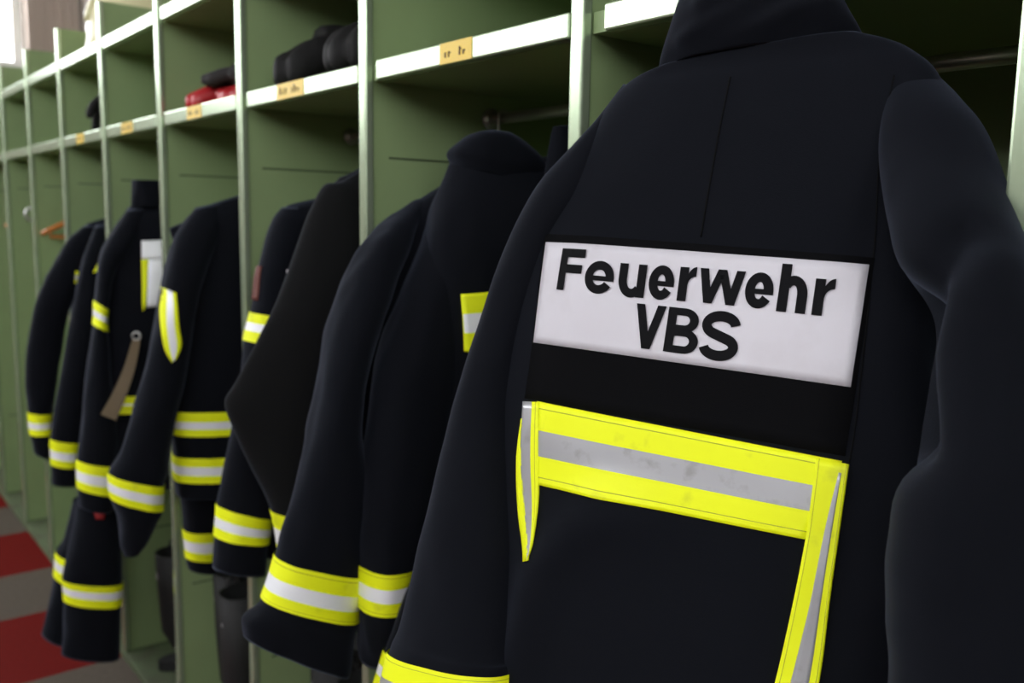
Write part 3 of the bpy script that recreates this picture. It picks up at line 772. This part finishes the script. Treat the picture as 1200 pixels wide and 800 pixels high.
def bay(k):
    x1, x0 = XK(k), XK(k + 1)           # near (right) and far (left) panel
    root = thing('open_locker', ((x0 + x1) / 2, .25, 0), descr[k], 'locker', 'row of green open lockers')
    def panel(x, last=False):
        b = MB(); b.box((x + .003, .012, .022), (x + T - .003, DEPTH, Z_TOP), 0, .001)
        for z in (1.466, .40): b.box((x + T - .0031, .045, z), (x + T - .0022, DEPTH - .02, z + .003), 1)
        b.box((x + .0025, .011, .0222), (x + T - .0025, .0125, Z_TOP - .001), 1)
        p = b.build('side_panel', [M['green'], M['dark']], root)
        f = MB(); f.box((x, 0, .022), (x + T, .016, Z_TOP), 0, .003); f.build('front_trim', M['steel'], p)
    panel(x0)
    if k == -1: panel(x1)
    b = MB(); b.box((x0 + T, DEPTH - .012, .022), (x1, DEPTH - .001, Z_UP + .01)); b.build('back_panel', M['green'], root)
    b = MB(); b.box((x0 + .001, -.004, 0), (x1 + .001, DEPTH, .021), 0, .002); b.build('base_plate', M['worngreen'], root)
    for zi, z in enumerate((Z_LOW, Z_UP)):
        b = MB(); b.box((x0 + T + .001, .016, z - LIP/2 + .004), (x1 - .001, DEPTH - .012, z + LIP/2 - .002)); s = b.build('shelf', M['green'], root)
        b = MB(); b.box((x0 + T + .036, -.002, z - LIP/2), (x1 - .001, .018, z + LIP/2), 0, .0025); b.build('shelf_edge', M['steel'], s)
        if zi == 0 and k in (1, 2, 3, 4, 5):
            xs = {1: x0 + .235, 2: x0 + .20, 3: x0 + .22, 4: x0 + .21, 5: x0 + .23}[k]; wd = {1: .075, 2: .11, 3: .09, 4: .10, 5: .085}[k]
            b = MB(); b.box((xs, -.0030, z - LIP/2 + .001), (xs + wd, -.0021, z + LIP/2 - .001))
            random.seed(k)
            q = xs + .012
            while q < xs + wd - .014:      # two faded handwritten words, far too small to read
                if abs(q - xs - wd * .45) > .007:
                    hh = random.uniform(.006, .014); b.box((q, -.0034, z - .006), (q + random.uniform(.002, .004), -.00305, z - .006 + hh), 1)
                    if random.random() < .6: b.box((q, -.0034, z - .006 + hh * .6), (q + .006, -.00305, z - .004 + hh * .6), 1)
                q += .0085
            b.build('name_sticker', [M['sticker'], M['ink']], s)
    b = MB(); b.tube([(x0 + T, ROD_Y, ROD_Z), (x1, ROD_Y, ROD_Z)], .0095, 14)
    for xx in (x0 + T, x1 - .006): b.tube([(xx, ROD_Y, ROD_Z), (xx + .006, ROD_Y, ROD_Z)], .018, 14)
    b.build('clothes_rail', M['rod'], root, True)
for k in range(-1, 12): bay(k)
# ---------------------------------------------------------------- hangers
def hanger(x, rail, z_bar, half, m, label, yc=None, ang=0., hook_r=.02, group='clothes hangers'):
    y = ROD_Y if yc is None else yc
    root = thing('clothes_hanger', (x, y, z_bar), label, 'hanger', group)
    d = Vec((math.sin(ang), math.cos(ang), 0))
    b = MB(); top = ROD_Z + .0095 - .0028 if rail else None
    c = Vec((x, y, (ROD_Z - .0005)))
    pts = arc(c, .0125, -20, 180, 12, d, Vec((0, 0, 1))); pts = pts + [c + Vec((0,0,-.03)) - d * .010, Vec((x, y, z_bar + .055)), Vec((x, y, z_bar + .03))]
    b.tube(pts, .0028, 8); b.build('hook', M['rod'], root, True)
    b = MB(); P = [Vec((x, y, z_bar)) + d * (half * s) + Vec((0, 0, .03 - .085 * abs(s) ** 1.5)) for s in [i / 8 for i in range(-8, 9)]]
    b.tube(P, [.009 + .007 * (1 - abs(i / 8 - 1)) for i in range(17)], 12, 0, sy=1.); b.build('shoulder_bar', m, root, True)
    b = MB(); b.tube([P[1], P[1] + Vec((0,0,-.025)), P[15] + Vec((0,0,-.025)), P[15]], .007, 10); b.build('trouser_bar', m, root, True)
    return root
hanger(-1.245, True, 1.43, .10, M['rod'], 'steel hanger whose hook shows above the turned-up jacket collar')
hanger(-1.06, True, 1.42, .09, M['rod'], 'steel hanger in shadow, hook right beside the post of the lettered jacket bay')
hanger(-3.72, True, 1.345, .236, M['wood'], 'orange varnished wooden hanger in the empty bay')
hanger(-4.55, True, 1.36, .215, M['wood'], 'orange wooden hanger tip at the left edge of the photo')
hr = thing('clothes_hanger', (-4.0, ROD_Y, 1.39), 'grey hanger with a round end, left of the orange wooden hanger', 'hanger', 'clothes hangers')
b = MB(); b.tube(arc((-4.0, ROD_Y, ROD_Z - .0005), .0125, -20, 180, 12, Vec((0,1,0))) + [(-4.0, ROD_Y - .008, 1.50), (-4.0, ROD_Y, 1.46), (-4.0, ROD_Y, 1.40)], .0028, 8); b.build('hook', M['rod'], hr, True)
b = MB(); b.tube([(-4.0, ROD_Y, 1.41), (-4.0, .14, 1.40), (-4.0, .068, 1.372)], .007, 10); b.tube([(-4.0, ROD_Y, 1.41), (-4.0, .36, 1.40), (-4.0, .44, 1.37)], .007, 10); b.build('shoulder_bar', M['rod'], hr, True)
b = MB(); b.tube(arc((-4.0, .042, 1.362), .026, 0, 337.5, 15, Vec((0,1,0))), .006, 10, closed=True); b.build('end_ring', M['rod'], hr, True)
# ---------------------------------------------------------------- gloves
def glove(loc, rz, label, main, cuffm, s=1., curl=.5, tilt=0., group=None, splay=.16, roll=0., fat=1.):
    root = thing('work_glove', loc, label, 'glove', group)
    rt = Matrix.Translation(Vec(loc)) @ Matrix.Rotation(rz, 4, 'Z') @ Matrix.Rotation(tilt, 4, 'Y') @ Matrix.Rotation(roll, 4, 'X') @ Matrix.Scale(s, 4) @ Matrix.Diagonal((1, 1, fat, 1))
    bm = MB()
    palm = [(-.055, .036, .019), (-.03, .043, .022), (.0, .048, .025), (.03, .047, .024), (.048, .043, .021)]
    bm.tube([Vec((x, 0, .026)) for x, _, _ in palm], [r for _, r, _ in palm], 20, sy=.55, ref=Vec((0, 1, 0)))
    for i, (yy, ln) in enumerate(((.033, .072), (.011, .084), (-.011, .078), (-.033, .060))):
        a = yy * splay * 20 * .12; pts = []; p = Vec((.036, yy, .028)); ang = .15
        for k in range(7):
            pts.append(p.copy()); p = p + Vec((math.cos(ang) * math.cos(a), math.sin(a), -math.sin(ang) * .9 * curl + .10 * (1 - curl))) * (ln / 6); ang += .13
            p.z = max(p.z, .014)
        bm.tube(pts, [.0125, .0140, .0145, .014, .0142, .013, .008], 12)
    p = [Vec((-.02, .038, .026)), Vec((.005, .058, .025)), Vec((.028, .070, .022)), Vec((.045, .073, .020)), Vec((.055, .073, .019))]
    bm.tube(p, [.016, .017, .0155, .014, .008], 12)
    bm.v = [tuple(rt @ Vec(v)) for v in bm.v]
    o = bm.build('hand', main, root, True)
    md = o.modifiers.new('skin', 'REMESH'); md.mode = 'VOXEL'; md.voxel_size = .0035 * s
    sm = o.modifiers.new('soft', 'SMOOTH'); sm.iterations = 6
    dg = bpy.context.evaluated_depsgraph_get(); me = bpy.data.meshes.new_from_object(o.evaluated_get(dg)); o.modifiers.clear(); o.data = me
    me.polygons.foreach_set('use_smooth', [True] * len(me.polygons))
    if not me.materials: me.materials.append(main)
    c = MB(); rows = [(-.050, .038), (-.065, .040), (-.085, .043), (-.105, .046), (-.120, .047), (-.118, .042), (-.09, .038)]
    c.tube([Vec((x, 0, .028)) for x, _ in rows], [r for _, r in rows], 24, sy=.55, ref=Vec((0, 1, 0)))
    c.v = [tuple(rt @ Vec(v)) for v in c.v]
    c.build('cuff', cuffm, root, True)
    return root
SH = Z_LOW + LIP / 2 - .002
rg = 'red gloves on one shelf'
glove((-2.150, .135, SH), math.radians(-100), 'red leather glove at the front of the shelf, nearest its sticker', M['redglove'], M['blackglove'], 1.05, group=rg, curl=.8, fat=1.5)
glove((-2.000, .150, SH), math.radians(-85), 'second red glove, against the post and partly under the black one', M['redglove'], M['blackglove'], 1.05, group=rg, curl=.8, fat=1.3)
glove((-2.060, .150, SH + .052), math.radians(-112), 'dark grey glove heaped on top of two red gloves', M['greyglove'], M['blackglove'], 1.1, curl=.9)
gb = 'black gloves on one shelf'
glove((-1.650, .180, SH), math.radians(-98), 'large black padded glove, its finger bulges facing out over the shelf edge', M['blackglove'], M['greyglove'], 1.50, group=gb, curl=.85, fat=1.75)
glove((-1.445, .175, SH), math.radians(-88), 'second black padded glove lying against the locker post', M['blackglove'], M['greyglove'], 1.50, group=gb, curl=.7, fat=1.75)
glove((-2.915, .060, SH + .075), math.radians(-150), 'small black and yellow glove standing up behind a post under the helmet', M['blackglove'], M['yellow'], .80, tilt=1.25)
# ---------------------------------------------------------------- helmet
def helmet(c, label):
    c = Vec(c); root = thing('fire_helmet', c, label, 'helmet')
    V = []; F = []; N = 40; K = 18
    def shell(a, z):  # ellipsoid with long neck guard at the rear
        return a
    for i in range(K + 1):
        ph = math.pi / 2 * i / K; r = math.cos(ph); z = math.sin(ph)
        for j in range(N):
            t = 2*math.pi*j/N; V.append(c + Vec((.125 * r * math.cos(t), .150 * r * math.sin(t), .075 + .165 * z)))
    for i in range(K):
        for j in range(N): F.append((i*N+j, i*N+(j+1) % N, (i+1)*N+(j+1) % N, (i+1)*N+j))
    k = len(V)
    for z, s in ((.06, 1.0), (.035, 1.03), (.02, 1.06)):
        for j in range(N):
            t = 2*math.pi*j/N; V.append(c + Vec((.125 * s * math.cos(t), .150 * s * math.sin(t), z)))
    for j in range(N): F.append((j, (j+1) % N, k+(j+1) % N, k+j))
    for i in range(2):
        for j in range(N): F.append((k+i*N+j, k+i*N+(j+1) % N, k+(i+1)*N+(j+1) % N, k+(i+1)*N+j))
    link('shell', V, F, M['helmet'], root, smooth=True)
    b = MB(); b.tube([c + Vec((0, .150 * math.cos(a), .078 + .168 * math.sin(a))) for a in [math.pi * i / 20 for i in range(1, 20)]], .014, 10, sy=.8); b.build('crest', M['helmet'], root, True)
    b = MB(); b.tube([c + Vec((.10 * math.cos(t), .12 * math.sin(t), .022 - .010 * math.sin(t * 3))) for t in [2*math.pi*i/24 for i in range(24)]], .012, 8, closed=True); b.build('chin_strap', M['brownleather'], root, True)
    return root
helmet((-3.065, .19, Z_UP + LIP/2 - .002), 'pale cream yellow fire helmet standing on the top shelf')
# ---------------------------------------------------------------- boots
def boot(loc, rz, label, h=.34, mark=False, group='black boots standing in the lockers'):
    root = thing('fire_boot', loc, label, 'boot', group); R = Matrix.Translation(Vec(loc)) @ Matrix.Rotation(rz, 4, 'Z')
    def ring(c, ax, ay, up=Vec((0, 0, 1)), fwd=Vec((1, 0, 0)), n=28, ex=2.4):
        o = []
        for j in range(n):
            t = 2*math.pi*j/n; ct, st = math.cos(t), math.sin(t); k = 2/ex
            o.append(R @ (Vec(c) + fwd * ax * math.copysign(abs(ct)**k, ct) + Vec((0, 1, 0)) * ay * math.copysign(abs(st)**k, st)))
        return o
    rows = [((.165, 0, .055), .020, .020), ((.15, 0, .058), .036, .040), ((.11, 0, .062), .042, .048)]
    V = []; F = []; n = 28
    # shaft and foot in one skin: rings turn from upright (toe) to level (shaft)
    spec = [((.195, 0, .042), .012, .016, 85), ((.190, 0, .046), .028, .034, 82), ((.165, 0, .052), .034, .046, 78), ((.12, 0, .058), .042, .050, 70), ((.07, 0, .072), .054, .047, 55), ((.025, 0, .095), .066, .043, 28), ((.0, 0, .13), .062, .043, 8),
            ((-.005, 0, .18), .060, .046, 0), ((-.005, 0, .25), .064, .052, 0), ((-.005, 0, h), .068, .056, 0), ((-.005, 0, h + .002), .062, .050, 0), ((-.005, 0, h - .06), .056, .046, 0)]
    for c, ax, ay, deg in spec:
        a = math.radians(deg); V += ring(c, ax, ay, fwd=Vec((math.cos(a), 0, math.sin(a))))
    for i in range(len(spec) - 1):
        for j in range(n): F.append((i*n+j, i*n+(j+1) % n, (i+1)*n+(j+1) % n, (i+1)*n+j))
    F.append(tuple(range(n))); F.append(tuple(range((len(spec)-1)*n, len(spec)*n)))
    link('upper', V, F, M['rubber'], root, smooth=True)
    b = MB(); N = 36; o = []
    def sole_pt(t):
        ct, st = math.cos(t), math.sin(t); x = .07 + .145 * math.copysign(abs(ct)**.85, ct); w = .046 if x > .06 else .040
        return Vec((x, w * st, 0))
    pts = [sole_pt(2*math.pi*i/N) for i in range(N)]
    V = [R @ p for p in pts] + [R @ (p + Vec((0, 0, .030))) for p in pts]
    F = [(i, (i+1) % N, N+(i+1) % N, N+i) for i in range(N)] + [tuple(range(N))[::-1], tuple(range(N, 2*N))]
    b.add(V, F); b.build('sole', M['sole'], root)
    for s in (-1, 1):
        b = MB(); b.tube([R @ (Vec((-.005 + .022 * math.cos(t), s * .060 + s * .010 * math.sin(t), h - .035 + .055 * math.sin(t)))) for t in [math.pi * i / 10 for i in range(11)]], .0075, 8, sy=.5); b.build('pull_loop', M['rubber'], root, True)
    b = MB(); c0 = V[0]
    rr = [R @ Vec((-.005 + .0665 * math.cos(t), .0545 * math.sin(t), 0)) for t in [2*math.pi*i/28 for i in range(28)]]
    v = [p + Vec((0, 0, h - .075)) for p in rr] + [p + Vec((0, 0, h - .055)) for p in rr]
    b.add(v, [(i, (i+1) % 28, 28+(i+1) % 28, 28+i) for i in range(28)]); b.build('grey_binding', M['silver'], root, True)
    if not mark: return root
    b = MB()
    v = [R @ Vec((x, y, z)) for x, y, z in ((-.068, -.018, .07), (-.068, .018, .07), (-.067, .018, .10), (-.067, -.018, .10), (-.060, -.018, .07), (-.060, .018, .07), (-.060, .018, .10), (-.060, -.018, .10))]
    b.add(v, [(0,1,2,3), (4,7,6,5), (0,4,5,1), (1,5,6,2), (2,6,7,3), (3,7,4,0)]); b.build('heel_mark', M['yellow'], root)
    return root
for (x, y, rz, lab, h) in (
    (-2.60, .12, 80, 'black boot with pale band at its loop, farthest left of the boots', .36),
    (-2.47, .15, 92, 'partner of the lone boot, hidden beside the post below the two waist bands', .36),
    (-2.215, .15, 78, 'black leather boot with large pull loops below the badge jacket, left of its pair', .42),
    (-2.075, .11, 95, 'black leather boot with yellow heel mark, right of its pair by the post', .42),
    (-1.67, .16, 80, 'black boot below the wide cuff band crossing the post, left of its pair', .42),
    (-1.50, .13, 95, 'black boot below the wide cuff band crossing the post, right of its pair', .42)):
    boot((x, y, .021), math.radians(rz), lab, h, 'heel mark' in lab)
# ---------------------------------------------------------------- belt
BELT = POINTS['belt']
bl = thing('leather_belt', BELT[0], 'brown leather belt strap hanging in front of the jacket with the white panel', 'belt')
P = [Vec(p) for p in BELT]; V = []; F = []
fine_p = [catmull(P, i / 5) for i in range((len(P) - 1) * 5 + 1)]
side = Vec((.45, .89, 0)); 
for i, p in enumerate(fine_p):
    a = fine_p[max(0, i-1)]; c = fine_p[min(len(fine_p)-1, i+1)]; t = (c - a).normalized(); s = (side - t * side.dot(t)).normalized(); n = t.cross(s)
    w = .010 + .011 * i / len(fine_p)
    V += [p + s*w + n*.002, p - s*w + n*.002, p - s*w - n*.002, p + s*w - n*.002]
for i in range(len(fine_p) - 1):
    for j in range(4): F.append((i*4+j, i*4+(j+1) % 4, i*4+4+(j+1) % 4, i*4+4+j))
F += [(0, 1, 2, 3), tuple(len(V) - 4 + j for j in (3, 2, 1, 0))]
link('strap', V, F, M['leather'], bl)
b = MB(); b.tube(arc(P[0] + Vec((0, 0, .010)), .010, 0, 340, 16, side), .0028, 8, closed=True); b.build('ring', M['rod'], bl, True)
# ---------------------------------------------------------------- room
def struct(name, mb, m, smooth=False, parent=None):
    o = mb.build(name, m, parent, smooth)
    if parent is None: o['kind'] = 'structure'
    return o
XA, XB, YA, YB, ZC = -6.2, 3.2, -3.5, .78, 3.6
fz0, fz1 = 2.30, 3.45
b = MB(); b.box((XA - .2, YA - .2, -.1), (XB + .2, YB + .2, 0)); struct('floor', b, M['floor'])
b = MB(); b.box((XA - .2, YA - .2, ZC), (XB + .2, YB + .2, ZC + .1)); struct('ceiling', b, M['ceiling'])
b = MB(); b.box((XA, YB, 0), (XB, YB + .2, ZC)); struct('wall_back', b, M['wall'])
ry0, ry1 = -3.1, -.9  # opening for the added side window
b = MB(); b.box((XB, YA, 0), (XB + .2, YB, fz0)); b.box((XB, YA, fz1), (XB + .2, YB, ZC)); b.box((XB, YA, fz0), (XB + .2, ry0, fz1)); b.box((XB, ry1, fz0), (XB + .2, YB, fz1)); struct('wall_right', b, M['wall'])
# far wall; its window opening is widened to add light on jacket edges
wy0, wy1, wz0, wz1 = -3.2, .47, 2.24, 3.45
b = MB(); b.box((XA - .2, YA, 0), (XA, YB, wz0)); b.box((XA - .2, YA, wz1), (XA, YB, ZC)); b.box((XA - .2, YA, wz0), (XA, wy0, wz1)); b.box((XA - .2, wy1, wz0), (XA, YB, wz1)); struct('wall_left', b, M['wall'])
def window(n, x0, x1, y0, y1, z0, z1, axis):
    f = MB(); t = .05
    if axis == 'x':      # pane normal along x
        f.box((x0, y0, z0), (x1, y0 + t, z1)); f.box((x0, y1 - t, z0), (x1, y1, z1)); f.box((x0, y0 + t, z0), (x1, y1 - t, z0 + t)); f.box((x0, y0 + t, z1 - t), (x1, y1 - t, z1))
        g = MB(); g.box(((x0+x1)/2 - .01, y0 + t, z0 + t), ((x0+x1)/2 + .01, y1 - t, z1 - t))
    else:
        f.box((x0, y0, z0), (x0 + t, y1, z1)); f.box((x1 - t, y0, z0), (x1, y1, z1)); f.box((x0 + t, y0, z0), (x1 - t, y1, z0 + t)); f.box((x0 + t, y0, z1 - t), (x1 - t, y1, z1))
        f.box(((x0+x1)/2 - t/2, y0, z0 + t), ((x0+x1)/2 + t/2, y1, z1 - t))
        g = MB(); g.box((x0 + t, (y0+y1)/2 - .01, z0 + t), (x1 - t, (y0+y1)/2 + .01, z1 - t))
    o = struct('window_%d' % n, f, M['frame']); g.build('pane', M['glass'], o)
window(1, XA - .12, XA - .06, wy0, wy1, wz0 - .02, wz1, 'x')
b = MB(); b.box((XA - .06, wy0 - .03, 2.205), (XA + .10, wy1 + .03, 2.24), 0, .004); struct('trim_1', b, M['frame'])
# front wall (behind the photographer) with high windows
wins = [(-5.7, -3.9), (-3.4, -1.6), (-1.1, .7), (1.2, 2.9)]
b = MB(); b.box((XA, YA - .2, 0), (XB, YA, fz0)); b.box((XA, YA - .2, fz1), (XB, YA, ZC))
xs = [XA] + [v for w in wins for v in w] + [XB]
for i in range(0, len(xs), 2): b.box((xs[i], YA - .2, fz0), (xs[i+1], YA, fz1))
struct('wall_front', b, M['wall'])
for i, (a, c) in enumerate(wins): window(i + 2, a, c, YA - .14, YA - .08, fz0, fz1, 'y')
window(6, XB + .06, XB + .12, ry0, ry1, fz0, fz1, 'x')  # added unseen window that lights the locker sides facing the camera
# curtain drawn aside at the far window
V = []; F = []; n = 64
for z in (1.3, 3.45):
    for i in range(n + 1): V.append((XA + .075 + .022 * math.sin(i * 1.15), (.475 + .29 * i / n), z))
for i in range(n): F.append((i, i + 1, n + 2 + i, n + 1 + i))
cu = link('curtain', V, F, M['curtain'], smooth=True); md = cu.modifiers.new('cloth thickness', 'SOLIDIFY'); md.thickness = .004
tag(cu, 'beige curtain drawn aside beside the bright far window', 'curtain')
# ---------------------------------------------------------------- light, camera
w = bpy.data.worlds.new('daylight'); w.use_nodes = True; SC.world = w
w.node_tree.nodes['Background'].inputs['Color'].default_value = (.8, .9, 1, 1); w.node_tree.nodes['Background'].inputs['Strength'].default_value = 1.0
cam = bpy.data.cameras.new('camera'); co = bpy.data.objects.new('camera', cam); COL.objects.link(co)
cam.sensor_width = 36; cam.lens = 31.5; cam.clip_start = .02
yaw, pit, rol = [math.radians(a) for a in (38.976, 7.688, .994)]
fwd = Vec((-math.cos(yaw) * math.cos(pit), math.sin(yaw) * math.cos(pit), -math.sin(pit)))
rgt = fwd.cross(Vec((0, 0, 1))).normalized(); upv = rgt.cross(fwd)
r2 = rgt * math.cos(rol) + upv * math.sin(rol); u2 = upv * math.cos(rol) - rgt * math.sin(rol)
mw = Matrix((r2, u2, -fwd)).transposed().to_4x4(); mw.translation = Vec((0, -.731, 1.37)); co.matrix_world = mw
cam.dof.use_dof = True; cam.dof.focus_distance = .835; cam.dof.aperture_fstop = 5.0
SC.camera = co
SC.view_settings.view_transform = 'Standard'; SC.view_settings.look = 'None'; SC.view_settings.gamma = 1; SC.view_settings.use_curve_mapping = False
SC.view_settings.exposure = 0.0
SC.cycles.use_denoising = True; SC.cycles.max_bounces = 8; SC.cycles.diffuse_bounces = 5
